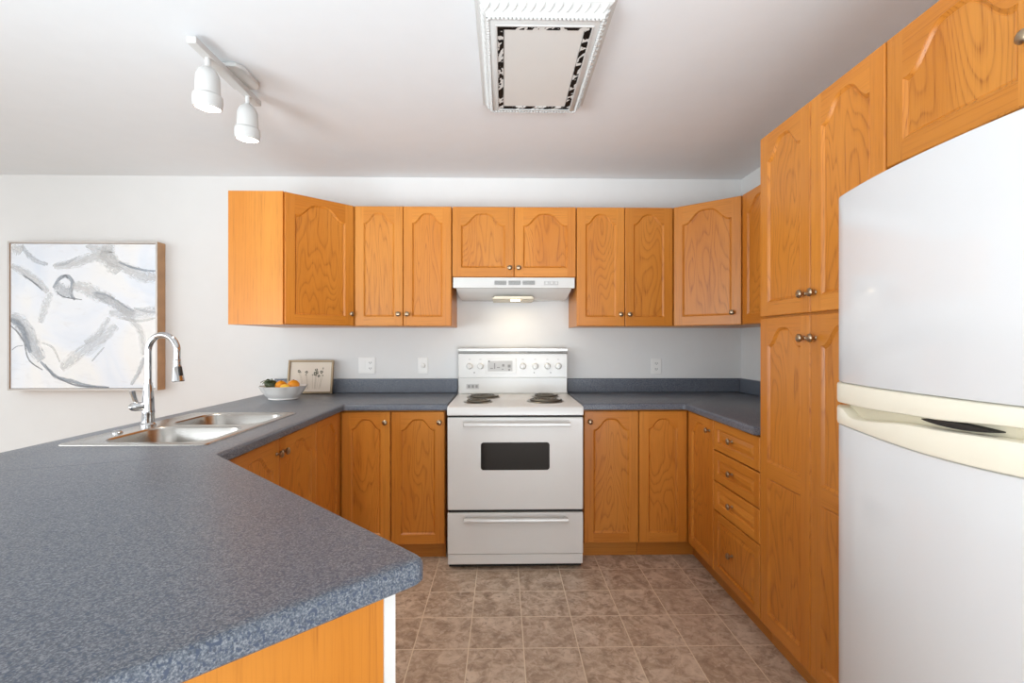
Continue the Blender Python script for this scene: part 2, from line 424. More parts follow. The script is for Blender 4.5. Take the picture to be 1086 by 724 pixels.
# drawers
r = thing('drawer_cabinet', 'oak base cabinet with a stack of four drawers beside the pantry', 'cabinet', (PX, 2.22, 0), R90)
cab_body(r, (PX, 2.440), R90, .441, XR-PX-.002, BZ0, BZ1); toe(r, (PX, 2.440), R90, 0, .441)
for za, zb in ((.719, .870), (.562, .716), (.411, .559), (.094, .408)):
    door(r, (PX, 2.440, za), R90, .441, zb-za, kn=(.2, (zb-za)/2+.004), st=.042, name='drawer', raised=True, panels=[(.04, zb-za-.04, 0)], mats=[OAKH, OAKH, OAKS] if zb-za < .2 else [OAK, OAKH, OAKS])
# sink base (faces +X)
r = thing('sink_base_cabinet', 'oak two-door base cabinet beneath the steel sink', 'cabinet', (LX, 2.03, 0), PI/2)
cab_body(r, (LX, 1.636), PI/2, .784, .65, BZ0, BZ1, lid=False); toe(r, (LX, 1.636), PI/2, 0, .784)
leaf(r, (LX, 1.636), PI/2, .392, (.392-.028, KH)); leaf(r, (LX, 2.028), PI/2, .392, (.028, KH))

# ------------------------------------------------------------ peninsula under the near counter
T = Vector((-.132, .797)); e1 = Vector((-.722, -.692)).normalized(); e2 = Vector((-.725, .689)).normalized()
pt = lambda a, b: tuple(T+e1*a+e2*b)
r = thing('peninsula_cabinet', 'oak peninsula cabinet with plain end panel under the near counter', 'cabinet', (*pt(.36, .3), 0))
inner_far = pt(.065, 1.02)
body = [pt(.065, .045), pt(.69, .045), (-1.60, 1.30), (-1.60, 1.63), (-.985, 1.63)]
put('body', prism(B(), body, .0005, .874), OAKS, r)
put('end_panel', prism(B(), [pt(.0605, .022), pt(.695, .022), pt(.695, .0445), pt(.0605, .0445)], .0005, .874), OAKS, r)
put('edge_trim', prism(B(), [pt(.040, .020), pt(.060, .020), pt(.060, .06), pt(.040, .06)], .0005, .874), TRIMW, r, label='white vertical edge strip')

# ------------------------------------------------------------ countertops
CT0, CT1 = .876, .914
def counter(name, label, poly, hole=None, splashes=(), nos=None):
    if area2(poly) < 0: poly = poly[::-1]
    cx = sum(p[0] for p in poly)/len(poly); cy = sum(p[1] for p in poly)/len(poly)
    bm = B(); n = .012
    ring = lambda e, z: [(x, y, z) for x, y in inset(poly, e)]
    R = loft(bm, [ring(n, CT0), ring(.004, CT0), ring(0, CT0+.004), ring(0, CT1-n), ring(n*.12, CT1-n*.52), ring(n*.48, CT1-n*.13), ring(n, CT1)], True)
    hl = [hole] if hole else []
    fill(bm, [inset(poly, n)]+hl, CT1); fill(bm, [inset(poly, n)]+hl, CT0)
    if hole: loft(bm, [[(x, y, CT1) for x, y in hole], [(x, y, CT0) for x, y in hole]], True)
    bmesh.ops.remove_doubles(bm, verts=bm.verts, dist=1e-5)
    o = put(name, bm, LAM); tag(o, label, 'countertop')
    for s in splashes: put('backsplash', box(B(), *s, CT1+.0005, 1.012), LAM, o, bevel=.003)
    return o
CY, CYB = 2.757, YB-.001
tip = (-.118, .797+.012)
poly = [(-1.640, CYB), (-.318, CYB), (-.318, CY), (-.913, CY), (-.913, 1.549), (-.120, .796), pt(.735, 0), (-1.640, 1.255)]
poly = roundc(poly, {5: .035, 6: .035, 3: .02})
hole = rr(-1.528, -1.052, 1.685, 2.400, .03)
counter('countertop', 'blue-grey speckled countertop with sink and long angled peninsula, left of the stove', poly, hole, [(-1.600, -.318, YB-.021, YB-.001)])
poly = [(.460, CYB), (XR-.001, CYB), (XR-.001, 1.999), (1.065, 1.999), (1.065, CY), (.460, CY)]
poly = roundc(poly, {4: .02})
counter('countertop', 'small blue-grey L-shaped countertop between the stove and the tall pantry', poly, None, [(.460, XR-.022, YB-.021, YB-.001), (XR-.021, XR-.001, 1.999, YB-.001)])

# ------------------------------------------------------------ sink and faucet
# the mitre joint between the two legs of the left counter
ja, jb = Vector((-.925, 1.541)), Vector((-1.622, 1.264)); jn = Vector((jb-ja).yx).normalized(); jn.x = -jn.x
put('joint_seam', prism(B(), [tuple(ja+jn*.0009), tuple(jb+jn*.0009), tuple(jb-jn*.0009), tuple(ja-jn*.0009)], CT1-.002, CT1+.0002), plain('seam_filler', (96, 102, 112), .4), bpy.data.objects['countertop'])
r = thing('kitchen_sink', 'double-bowl stainless steel sink set into the left countertop', 'sink', (-1.285, 2.04, CT1))
SZ = CT1+.005
outer = rr(-1.545, -1.028, 1.667, 2.420, .03, 8)
b1 = rr(-1.445, -1.062, 1.705, 2.030, .085, 8); b2 = rr(-1.445, -1.062, 2.060, 2.385, .085, 8)
bm = B()
loft(bm, [[(x, y, CT1+.0006) for x, y in outer], [(x, y, SZ-.001) for x, y in inset(outer, .001)], [(x, y, SZ) for x, y in inset(outer, .004)]], True)
fill(bm, [inset(outer, .004), b1, b2], SZ)
bmesh.ops.remove_doubles(bm, verts=bm.verts, dist=1e-5)
put('rim', bm, STEEL, r)
for b in (b1, b2):
    bm = B()
    loft(bm, [[(x, y, z) for x, y in inset(b, e)] for e, z in ((0, SZ), (.003, SZ-.002), (.006, SZ-.008), (.012, SZ-.13), (.018, SZ-.155), (.035, SZ-.168), (.055, SZ-.172))], True, False, True)
    bo = put('bowl', bm, STEEL, r, recalc=False)
    cx = sum(p[0] for p in b)/len(b); cy = sum(p[1] for p in b)/len(b)
    put('drain', lathe(B(), [(0, 0), (.042, 0), (.045, .002), (.04, .004), (.03, .0025), (0, .0025)], Matrix.Translation((cx, cy, SZ-.1717))), CHROME, bo)
put('hole_cover', lathe(B(), [(0, 0), (.018, 0), (.018, .003), (.012, .009), (.004, .011), (0, .011)], Matrix.Translation((-1.500, 1.885, SZ))), CHROME, r)
FX, FYY = -1.503, 2.050
r = thing('kitchen_faucet', 'tall chrome gooseneck faucet standing behind the sink', 'faucet', (FX, FYY, SZ))
z = SZ+.0003
put('base', lathe(B(), [(0, 0), (.029, 0), (.029, .006), (.024, .012), (.0225, .05), (.024, .058), (.0225, .066), (.0215, .11), (.018, .160), (.0155, .172), (.0155, .18), (0, .18)], Matrix.Translation((FX, FYY, z))), CHROME, r)
zz = z+.30; R_ = .068; pts = [(FX, FYY, z+.175), (FX, FYY, z+.24)]
da = math.radians(-8); ux, uy = math.cos(da), math.sin(da)
for k in range(15):
    a = PI-(PI*1.04)*k/14; d = R_+R_*math.cos(a); pts.append((FX+d*ux, FYY+d*uy, zz+.015+R_*math.sin(a)))
pts.append((pts[-1][0]-.001, pts[-1][1], pts[-1][2]-.030)); ex = pts[-1]
put('spout', tube(B(), pts, .0128, 16), CHROME, r)
hx, hy, hz = ex[0]-.0015*ux, ex[1], ex[2]
M = Matrix.Translation((ex[0], ex[1], ex[2])) @ Matrix.Rotation(PI, 4, 'X') @ Matrix.Rotation(.06, 4, 'Y')
sh = put('spray_head', lathe(B(), [(0, -.004), (.0135, -.004), (.0145, 0), (.0145, .012), (.0135, .016), (.0165, .03), (.022, .075), (.0235, .086), (.021, .090), (0, .090)], M), CHROME, r)
put('spray_button', box(B(), -.004, .004, -.010, .010, -.02, .02), DARK, sh, mat=Matrix.Translation((ex[0]+.020, ex[1]-.008, ex[2]-.045)) @ Matrix.Rotation(-.14, 4, 'Y'), bevel=.004)
put('handle_hub', tube(B(), [(FX-.012, FYY-.012, z+.083), (FX-.030, FYY-.030, z+.083), (FX-.040, FYY-.040, z+.083), (FX-.046, FYY-.046, z+.083)], [.019, .019, .016, .008], 16), CHROME, r)
put('handle_lever', tube(B(), [(FX-.026, FYY-.026, z+.090), (FX-.032, FYY-.032, z+.115), (FX-.038, FYY-.038, z+.150)], [.007, .009, .0105], 10), CHROME, r)

# ------------------------------------------------------------ stove
SX0, SX1 = -.308, .452; SF = 2.647
r = thing('electric_stove', 'white freestanding electric coil stove between the two counters', 'stove', ((SX0+SX1)/2, SF, 0))
put('body', box(B(), SX0+.003, SX1-.003, SF+.045, 3.36, .03, .868), WHITE, r)
for fx in (SX0+.03, SX1-.07):
    for fy in (SF+.06, 3.25): put('foot', box(B(), fx, fx+.04, fy, fy+.04, .0005, .03), DARK, r)
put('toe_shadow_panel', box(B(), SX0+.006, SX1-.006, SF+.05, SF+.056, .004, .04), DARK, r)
# cooktop with front lip
bm = B()
prof = [(SF+.003, .862), (SF, .866), (SF, .898), (SF+.006, .909), (SF+.02, .914), (3.30, .914), (3.30, .869), (SF+.03, .869)]
loft(bm, [[(x, y, zz_) for y, zz_ in prof] for x in (SX0, SX1)], True, True, True)
ck = put('cooktop', bm, WHITE, r, bevel=.004)
def burner(x, y, rad):
    b = put('burner', lathe(B(), [(0, 0), (rad+.012, 0), (rad+.016, .003), (rad+.012, .005), (rad+.003, .003), (rad-.01, .001), (0, .001)], Matrix.Translation((x, y, .9142)), 36), DRIP, r)
    pts = []; turns = 4 if rad > .085 else 3; n = turns*28
    for k in range(n+1):
        a = 2*PI*turns*k/n; q = .018+(rad-.02)*k/n; pts.append((x+q*math.cos(a), y+q*math.sin(a), .9235))
    put('coil', tube(B(), pts, .0062, 8), GREYM, b)
burner(-.124, 3.085, .095); burner(-.145, 2.845, .072); burner(.258, 2.875, .098); burner(.281, 3.12, .078)
put('vent_slot', box(B(), .246, .316, 3.235, 3.262, .9142, .922), DARK, ck, bevel=.003)
# oven door
dr = put('oven_door', box(B(), SX0+.002, SX1-.002, SF, SF+.043, .338, .852), WHITE, r, bevel=.006)
win = [(x, z_) for x, z_ in rr(-.121, .262, .560, .714, .016)]
bm = B(); loft(bm, [[(x, SF-.0002, z_) for x, z_ in win], [(x, SF-.002, z_) for x, z_ in inset(win, .001)]], True, True, True)
put('oven_window', bm, BLACKG, dr, label='black oven window')
def bar_handle(par, xa, xb, z_, name='handle'):
    bm = B(); L = []
    for x in (xa, xb): L.append([(x, SF-.045+dy, z_+dz) for dy, dz in ((.006, .016), (-.002, .012), (-.006, .002), (-.004, -.009), (.008, -.011), (.012, 0), (.012, .012))])
    loft(bm, L, True, True, True)
    for x in (xa+.004, xb-.022): box(bm, x, x+.018, SF-.034, SF+.0003, z_-.008, z_+.010)
    put(name, bm, SILVER2, par, bevel=.002)
SILVER2 = plain('satin_grey_handle', (206, 205, 202), .3, .25, var=.02)
bar_handle(dr, -.214, .373, .818)
put('door_gap', box(B(), SX0+.006, SX1-.006, SF+.012, SF+.04, .8525, .8612), DARK, r)
dw = put('storage_drawer', box(B(), SX0+.002, SX1-.002, SF, SF+.043, .092, .322), WHITE, r, bevel=.005)
put('drawer_gap', box(B(), SX0+.006, SX1-.006, SF+.014, SF+.04, .3225, .3375), DARK, r)
bar_handle(dw, -.212, .362, .292)
put('kick_panel', box(B(), SX0+.004, SX1-.004, SF+.003, SF+.043, .036, .0905), WHITE, r, bevel=.003)
# backguard
CB = 3.285
bg_ = put('backguard', box(B(), SX0+.004, SX1-.004, CB+.012, 3.372, .9145, 1.205), WHITE, r, bevel=.004)
cp = put('control_panel', box(B(), SX0+.003, SX1-.003, CB, CB+.05, 1.024, 1.192), WHITE, bg_, bevel=.005)
put('top_trim', box(box(B(), SX0, SX1, CB-.004, 3.372, 1.205, 1.229), SX0+.002, SX1-.002, CB-.006, CB+.01, 1.193, 1.199), SILVER, bg_, bevel=.003, label='silver top trim')
def pp(u, v):        # a point on the control panel front
    a = (u-543)/505; b = (362-v)/505; th = math.atan(10/505)
    rx, ry = a*math.cos(th)+math.sin(th), math.cos(th)-a*math.sin(th); t = CB/ry; return rx*t, H+b*t
cx, cz = pp(531, 387.5)
bm = B(); x0, z0 = pp(515, 396); x1, z1 = pp(547.5, 380)
box(bm, x0, x1, CB-.004, CB+.001, z0, z1)
cl = put('clock_display', bm, WHITE, r, bevel=.002)
bm = B(); x0, z0 = pp(517.5, 393.5); x1, z1 = pp(543.5, 382.5)
box(bm, x0, x1, CB-.0055, CB-.0035, z0, z1); put('display_face', bm, PALEG, cl)
for ua, ub, va, vb in ((518, 519.5, 382, 384), (524, 525.2, 385, 391), (532.5, 535, 386, 388.5), (538.5, 541.5, 386.5, 389.5), (539, 541, 391, 393), (520, 523, 390, 391), (527, 530, 389, 390), (532, 534, 391, 392)):
    xa, za = pp(ua, vb); xb, zb = pp(ub, va); put('display_mark', box(B(), xa, xb, CB-.0062, CB-.0052, za, zb), GREYP, cl)
for u in (498, 509.5, 554.5, 567.5, 580.5, 592):
    x, z_ = pp(u, 388); M = Matrix.Translation((x, CB-.0002, z_)) @ Matrix.Rotation(PI/2, 4, 'X')
    k = put('control_knob', lathe(B(), [(0, 0), (.023, 0), (.0235, .002), (.019, .006), (.0175, .02), (.015, .024), (0, .024)], M), WHITE, r)
    put('grip', box(B(), x-.0045, x+.0045, CB-.034, CB-.018, z_-.016, z_+.016), WHITE, k, bevel=.002)
for u in (503, 566.5, 584):
    x, z_ = pp(u, 395); put('indicator_light', box(B(), x-.004, x+.004, CB-.0012, CB-.0002, z_-.004, z_+.004), GREYP, cp)
for u in (498, 509.5, 554.5, 567.5, 580.5, 592):
    x, z_ = pp(u, 381); put('knob_mark', box(B(), x-.007, x+.007, CB-.001, CB-.0002, z_-.0015, z_+.0015), GREYP, cp)
xa, za = pp(494.5, 412.5); xb, zb = pp(508, 407)
bd = put('badge', box(B(), xa, xb, CB+.009, CB+.0125, za, zb), PALEG, bg_, bevel=.001)
bm = B(); wdt = (xb-xa)
for k, m0 in ((0, .12), (1, .42), (2, .72)):
    put('badge_mark', box(B(), xa+wdt*m0, xa+wdt*(m0+.18), CB+.0075, CB+.0095, za+.008, zb-.008), GREYP, bd)

# ------------------------------------------------------------ range hood
r = thing('range_hood', 'white under-cabinet range hood above the stove', 'range hood', (.074, 3.02, 1.55))
hx0, hx1 = -.312, .458
bm = B()
prof = [(3.018, 1.680), (3.014, 1.614), (3.030, 1.612), (3.05, 1.625), (3.075, 1.600), (3.20, 1.560), (3.386, 1.560), (3.386, 1.680)]
tap = [0, 0, 0, .012, .016, .028, .028, 0]
loft(bm, [[(hx0+t, y, z_) for (y, z_), t in zip(prof, tap)], [(hx1-t, y, z_) for (y, z_), t in zip(prof, tap)]], True, True, True)
hb = put('body', bm, WHITE, r, bevel=.002)
def hp(u, v):
    a = (u-543)/505; b = (362-v)/505; th = math.atan(10/505)
    rx, ry = a*math.cos(th)+math.sin(th), math.cos(th)-a*math.sin(th); t = 3.0145/ry; return rx*t, H+b*t
bm = B()
for ua, ub in ((524.5, 537), (539.3, 552), (554.3, 567.3)):
    for k in range(6):
        xa, za = hp(ua, 302-k*.78); xb, zb = hp(ub, 301.6-k*.78); box(bm, xa, xb, 3.0115, 3.016, za, zb)
put('vent_grille', bm, GREYP, r)
bm = B()
xa, za = hp(577, 302.2); xb, zb = hp(592, 298); box(bm, xa, xb, 3.0115, 3.016, za, zb)
sw = put('control_switches', bm, PALEG, r, bevel=.001)
for u in (579.5, 585, 590):
    x, z_ = hp(u, 300); put('rocker', box(B(), x-.006, x+.006, 3.0085, 3.0125, z_-.008, z_+.008), WHITE, sw, bevel=.001)
put('filter', box(box(B(), -.065, .205, 3.10, 3.36, 1.548, 1.562), -.055, .195, 3.09, 3.095, 1.55, 1.57), plain('hood_filter', (206, 196, 176), .4, .5), r, bevel=.002)
HB = emit('hood_bulb', (255, 232, 190), 9)
put('lamp', box(B(), .055, .115, 3.105, 3.145, 1.540, 1.5475), HB, r, bevel=.003, label='glowing hood lamp')
l = bpy.data.lights.new('hood_light', 'AREA'); l.shape = 'RECTANGLE'; l.size = .12; l.size_y = .08; l.energy = .6; l.color = (1, .82, .58)
lo = bpy.data.objects.new('hood_light', l); COL.objects.link(lo); lo.location = (.085, 3.16, 1.536)

# ------------------------------------------------------------ refrigerator
FY1, FY0 = 1.312, .532; FXE = .927; BOW = .052
fcx = (FY1+FY0)/2; half = (FY1-FY0)/2
def bowx(y, e=0): return FXE-BOW*(1-((y-fcx)/half)**2)+e
r = thing('refrigerator', 'large glossy white top-freezer fridge with cream handles', 'refrigerator', (1.3, fcx, 0), R90)
put('body', box(B(), .995, 1.69, FY0+.006, FY1-.006, .02, 1.660), FRIDGE, r, bevel=.006)
put('base_grille', box(B(), 1.02, 1.65, FY0+.03, FY1-.03, .0005, .02), DARK, r)
put('gasket', box(B(), .984, .996, FY0+.012, FY1-.012, .06, 1.655), plain('grey_gasket', (150, 150, 148), .6), r)
def bowed(ya, yb, zlo, zhi, e0=0.0, back=.984, n=28, rnd=.012):
    """solid with a bowed front; zlo / zhi are functions of y"""
    bm = B(); front = []; 
    ys = [ya+(yb-ya)*i/n for i in range(n+1)]
    secs = []
    for i, y in enumerate(ys):
        f = bowx(y, e0); d = min(i, n-i)
        if d == 0: f += rnd
        zl, zh = zlo(y), zhi(y); c = rnd*.6
        secs.append([(back, y, zl), (f+c, y, zl), (f+c*.3, y, zl+c*.3), (f, y, zl+c), (f, y, zh-c), (f+c*.3, y, zh-c*.3), (f+c, y, zh), (back, y, zh)])
    loft(bm, secs, True, True, True)
    return bm
cst = lambda v: (lambda y: v)
def interp(tab):
    def f(y):
        s = FY1-y
        for (a, va), (b, vb) in zip(tab, tab[1:]):
            if s <= b:
                t = (s-a)/(b-a); t = t*t*(3-2*t); return va+(vb-va)*t
        return tab[-1][1]
    return f
fz = put('freezer_door', bowed(FY1, FY0, cst(1.163), cst(1.672)), FRIDGE, r)
fd = put('fridge_door', bowed(FY1, FY0, cst(.075), interp([(0, 1.050), (.39, 1.040), (.78, 1.050)])), FRIDGE, r)
low = interp([(0, 1.1085), (.12, 1.109), (.34, 1.1155), (.53, 1.1265), (.66, 1.118), (.78, 1.1085)])
put('handle_trim', bowed(FY1+.002, FY0-.002, low, cst(1.1625), -.004), CREAM, fz, label='cream handle band')
top = interp([(0, 1.0985), (.045, 1.097), (.096, 1.0765), (.33, 1.0965), (.53, 1.104), (.70, 1.080), (.74, 1.097), (.78, 1.0985)])
put('handle_trim', bowed(FY1+.002, FY0-.002, interp([(0, 1.0505), (.39, 1.0405), (.78, 1.0505)]), top, -.004), CREAM, fd, label='cream handle band')
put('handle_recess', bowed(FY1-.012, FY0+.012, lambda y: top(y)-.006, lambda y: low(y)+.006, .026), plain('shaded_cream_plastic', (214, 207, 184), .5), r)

put('grip_cavity', bowed(FY1-.325, FY1-.475, lambda y: 1.1045+.012*abs((FY1-y-.40)/.075)**2*.5, lambda y: 1.1165-.004*abs((FY1-y-.40)/.075)**2, .004, .96, 16, .002), DARK, fd, label='dark hand grip opening')

# ------------------------------------------------------------ ceiling fixture
r = thing('ceiling_light', 'rectangular white ceiling light with carved crown frame and black-streaked border', 'ceiling light', (.145, 1.96, 2.37))
px0, px1, py0, py1, pz = -.020, .316, 1.660, 2.258, 2.372
def frame_rings(stations):
    return [[(px0-e, py0-e, z_), (px1+e, py0-e, z_), (px1+e, py1+e, z_), (px0-e, py1+e, z_)] for e, z_ in stations]
bm = B()
loft(bm, frame_rings([(-.001, pz+.02), (-.001, pz), (.004, pz), (.005, pz+.003), (.024, pz+.008), (.026, pz+.010)]), True); 
put('inner_frame', bm, SOFTW, r)
bm = B()
loft(bm, frame_rings([(.036, pz+.008), (.037, pz+.018), (.042, pz+.022), (.044, pz+.034), (.052, pz+.042), (.062, pz+.047), (.064, pz+.056), (.074, pz+.058), (.076, ZC-.0005)]), True)
put('crown_moulding', bm, SOFTW, r)
bm = B(); n = 0
def rope(a, b):
    L = math.hypot(b[0]-a[0], b[1]-a[1]); k = int(L/.014)
    for i in range(k):
        t = (i+.5)/k; c = Vector((a[0]+(b[0]-a[0])*t, a[1]+(b[1]-a[1])*t, pz+.009))
        d = Vector((b[0]-a[0], b[1]-a[1], 0)).normalized()
        m = Matrix.Translation(c) @ Matrix.Rotation(math.atan2(d.y, d.x)+.6, 4, 'Z') @ Matrix.Diagonal((.0075, .0055, .0075, 1))
        bmesh.ops.create_uvsphere(bm, u_segments=8, v_segments=5, radius=1, matrix=m)
e = .031
rope((px0-e, py0-e), (px1+e, py0-e)); rope((px1+e, py0-e), (px1+e, py1+e)); rope((px1+e, py1+e), (px0-e, py1+e)); rope((px0-e, py1+e), (px0-e, py0-e))
put('rope_moulding', bm, SOFTW, r)
bm = B()
def carved(a, b, nx, ny):
    L = math.hypot(b[0]-a[0], b[1]-a[1]); k = int(L/.03); d = Vector((b[0]-a[0], b[1]-a[1], 0)).normalized(); out = Vector((nx, ny, 0)); up = Vector((0, 0, 1))
    for i in range(k):
        t = (i+.5)/k; c = Vector((a[0]+(b[0]-a[0])*t, a[1]+(b[1]-a[1])*t, pz+.034))
        ax = (d*.55+out*.35+up*.6).normalized(); ay = ax.cross((out*.8-up*.6)).normalized(); az = ax.cross(ay).normalized()
        m = Matrix((ax, ay, az)).transposed().to_4x4(); m = Matrix.Translation(c) @ m @ Matrix.Diagonal((.019, .0065, .006, 1))
        bmesh.ops.create_uvsphere(bm, u_segments=10, v_segments=6, radius=1, matrix=m)
e = .049
carved((px0-e, py0-e), (px1+e, py0-e), 0, -1); carved((px1+e, py0-e), (px1+e, py1+e), 1, 0); carved((px1+e, py1+e), (px0-e, py1+e), 0, 1); carved((px0-e, py1+e), (px0-e, py0-e), -1, 0)
put('carved_leaf_moulding', bm, SOFTW, r)
bwx, bwy = .026, .026
put('diffuser', box(B(), px0+bwx, px1-bwx, py0+bwy, py1-bwy, pz+.006, pz+.012), plain('frosted_diffuser', (218, 218, 215), .45, var=.006), r)
def streak():
    g = G('black_white_streaks'); x, y, z_ = g.sep(g.obj())
    s = g.math('ADD', g.math('MULTIPLY', x, 80.0), g.math('MULTIPLY', y, 62.0))
    n = g.noise(g.obj(), 14, 2, .5, 1.2)
    wv = g.math('SINE', g.math('ADD', s, g.math('MULTIPLY', n, 14.0)))
    fine = g.math('SINE', g.math('ADD', g.math('MULTIPLY', s, 4.3), g.math('MULTIPLY', n, 9.0)))
    v = g.math('ADD', wv, g.math('MULTIPLY', fine, .45))
    return g.set(g.ramp(g.math('MULTIPLY_ADD', v, .35, .5), [(.56, lin(10, 10, 11)), (.64, lin(214, 213, 210))]), .5, 0, .15)
ST = streak()
for q in ((px0+.002, px1-.002, py0+.002, py0+bwy-.003), (px0+.002, px1-.002, py1-bwy+.003, py1-.002), (px0+.002, px0+bwx-.003, py0+bwy, py1-bwy), (px1-bwx+.003, px1-.002, py0+bwy, py1-bwy)):
    put('border_strip', box(B(), *q, pz+.004, pz+.010), ST, r, label='black streaked border strip')
put('backing', box(B(), px0-.03, px1+.03, py0-.03, py1+.03, pz+.014, ZC-.001), SOFTW, r)

# ------------------------------------------------------------ track light
r = thing('track_light', 'white ceiling track light with two lit spot heads', 'track light', (-1.165, 2.05, ZC))
tx = -1.165
put('track_bar', box(B(), tx-.018, tx+.018, 1.805, 2.29, 2.392, 2.418), SOFTW, r, bevel=.003)
put('canopy', prism(B(), [(tx-.055, 2.00), (tx+.055, 2.00), (tx+.075, 2.03), (tx+.075, 2.16), (tx+.055, 2.19), (tx-.055, 2.19)], 2.4185, ZC-.0005), SOFTW, r, bevel=.004)
BULB = emit('warm_spot_bulb', (255, 240, 215), 12)
for y, tlt in ((1.905, .10), (2.20, .10)):
    M = Matrix.Translation((tx, y, 2.352)) @ Matrix.Rotation(PI, 4, 'X') @ Matrix.Rotation(-.06, 4, 'Y') @ Matrix.Rotation(tlt, 4, 'X')
    put('stem', lathe(B(), [(0, 0), (.010, 0), (.010, .045), (0, .045)], Matrix.Translation((tx, y, 2.347))), SOFTW, r)
    bm = lathe(B(), [(0, -.004), (.020, -.003), (.034, .010), (.042, .030), (.044, .06), (.045, .095), (.052, .102), (.054, .125), (.051, .150), (.045, .150), (.043, .12), (0, .11)], M, 28)
    hd = put('lamp_head', bm, SOFTW, r)
    put('bulb', lathe(B(), [(0, .112), (.040, .125), (.042, .148), (.030, .155), (0, .158)], M, 24), BULB, hd, label='glowing warm bulb')
    l = bpy.data.lights.new('spot', 'SPOT'); l.energy = 14; l.spot_size = 1.5; l.spot_blend = .8; l.color = (1, .86, .68); l.shadow_soft_size = .04
    so = bpy.data.objects.new('spot_light', l); COL.objects.link(so); so.matrix_world = M @ Matrix.Translation((0, 0, .165)) @ Matrix.Rotation(PI, 4, 'X')

# ------------------------------------------------------------ wall plates
def plate(name, label, cat, x0, x1, z0, z1, group=None):
    r = thing(name, label, cat, ((x0+x1)/2, YB, (z0+z1)/2), 0, group)
    put('plate', box(B(), x0, x1, YB-.006, YB-.0003, z0, z1), PLATE, r, bevel=.003)
    return r
PF = YB-.0062
def duplex(r, x, zc):
    for dz in (.02, -.02):
        o = put('receptacle', prism(B(), rr(-.016, .016, -.0145, .0145, .010), 0, .0028), PLATE, r, mat=Matrix.Translation((x, PF, zc+dz)) @ Matrix.Rotation(PI/2, 4, 'X'))
        bm = B()
        for dx in (-.0065, .0065): box(bm, x+dx-.0015, x+dx+.0015, PF-.0032, PF-.0025, zc+dz-.003, zc+dz+.006)
        box(bm, x-.002, x+.002, PF-.0032, PF-.0025, zc+dz-.010, zc+dz-.006)
        put('slots', bm, DARK, o)
def toggle(r, x, zc):
    o = put('switch', box(B(), x-.0165, x+.0165, PF-.002, PF+.0005, zc-.033, zc+.033), PLATE, r, bevel=.001)
    return o
p = plate('wall_outlet', 'double-width white outlet and switch plate beside the framed print', 'outlet', -1.018, -.900, 1.047, 1.163); toggle(p, -.985, 1.105); duplex(p, -.934, 1.105)
p = plate('wall_jack', 'white wall plate with a round knob just left of the stove', 'wall plate', -.601, -.529, 1.046, 1.161)
put('knob', lathe(B(), [(0, 0), (.017, 0), (.016, .012), (.012, .014), (0, .014)], Matrix.Translation((-.565, PF, 1.105)) @ Matrix.Rotation(PI/2, 4, 'X')), PLATE, p)
p = plate('wall_outlet', 'single white outlet on the back wall right of the stove', 'outlet', 1.062, 1.136, 1.043, 1.153); duplex(p, 1.099, 1.098)

# ------------------------------------------------------------ abstract painting
ax0, ax1, az0, az1, ay = -3.372, -2.366, .940, 1.958, 3.310
r = thing('abstract_painting', 'large square abstract painting in grey and white with a slim wooden frame', 'painting', ((ax0+ax1)/2, YB, az0))
fw = .012
WOOD = plain('light_wood_frame', (190, 152, 114), .5, var=.12); SILF = plain('silver_frame_face', (176, 170, 164), .35, .4, var=.03)
bm = B()
for q in ((ax0, ax0+fw, az0, az1), (ax1-fw, ax1, az0, az1), (ax0+fw, ax1-fw, az0, az0+fw), (ax0+fw, ax1-fw, az1-fw, az1)):
    box(bm, q[0], q[1], ay+.003, YB-.001, q[2], q[3])
fr = put('frame', bm, WOOD, r)
bm = B()
for q in ((ax0, ax0+fw, az0, az1), (ax1-fw, ax1, az0, az1), (ax0+fw, ax1-fw, az0, az0+fw), (ax0+fw, ax1-fw, az1-fw, az1)):
    box(bm, q[0], q[1], ay, ay+.003, q[2], q[3])
put('frame_face', bm, SILF, fr, label='silver front edge of the frame')
def canvas_mat():
    g = G('painted_canvas'); oc = g.obj()
    n = g.noise(oc, 2.2, 3, .5, .8); n2 = g.noise(g.vec(oc, (1, 1, 2.5)), 9, 4, .6, 1)
    c = g.ramp(n, [(.35, lin(220, 229, 240)), (.5, lin(234, 239, 245)), (.65, lin(240, 241, 240))])
    c = g.mix(g.ramp(n2, [(.56, (0, 0, 0)), (.8, (.5, .5, .5))]), c, lin(212, 214, 216))
    g.bump(n2, .15, .002); return g.set(c, .6)
cv = put('canvas', box(B(), ax0+fw+.003, ax1-fw-.003, ay+.008, ay+.03, az0+fw+.003, az1-fw-.003), canvas_mat(), r)
def paint(name, a, b, alpha):
    g = G(name); uv = g.uv(); u, v, _ = g.sep(uv)
    st = g.noise(g.vec(uv, (1.5, 26, 1)), 1, 3, .6, .3); br = g.noise(g.vec(uv, (5, 7, 1)), 1, 3)
    c = g.mix(g.ramp(st, [(.35, (0, 0, 0)), (.65, (1, 1, 1))]), lin(*a), lin(*b))
    edge = g.math('MULTIPLY', g.math('MULTIPLY', v, g.math('SUBTRACT', 1.0, v)), 4.0)
    al = g.math('MULTIPLY', g.ramp(g.math('ADD', g.math('MULTIPLY', edge, .6), g.math('SUBTRACT', br, .45)), [(.15, (0, 0, 0)), (.75, (1, 1, 1))]), alpha)
    g.put(g.b.inputs['Alpha'], al); return g.set(c, .6)
PM = [paint('pale_grey_paint', (230, 230, 228), (204, 206, 207), .7), paint('mid_grey_paint', (182, 188, 194), (222, 225, 228), .8), paint('slate_paint', (112, 122, 134), (190, 198, 206), .9), paint('charcoal_line_paint', (84, 88, 95), (150, 155, 162), .85), paint('faint_wash_paint', (226, 227, 227), (206, 209, 211), .5)]
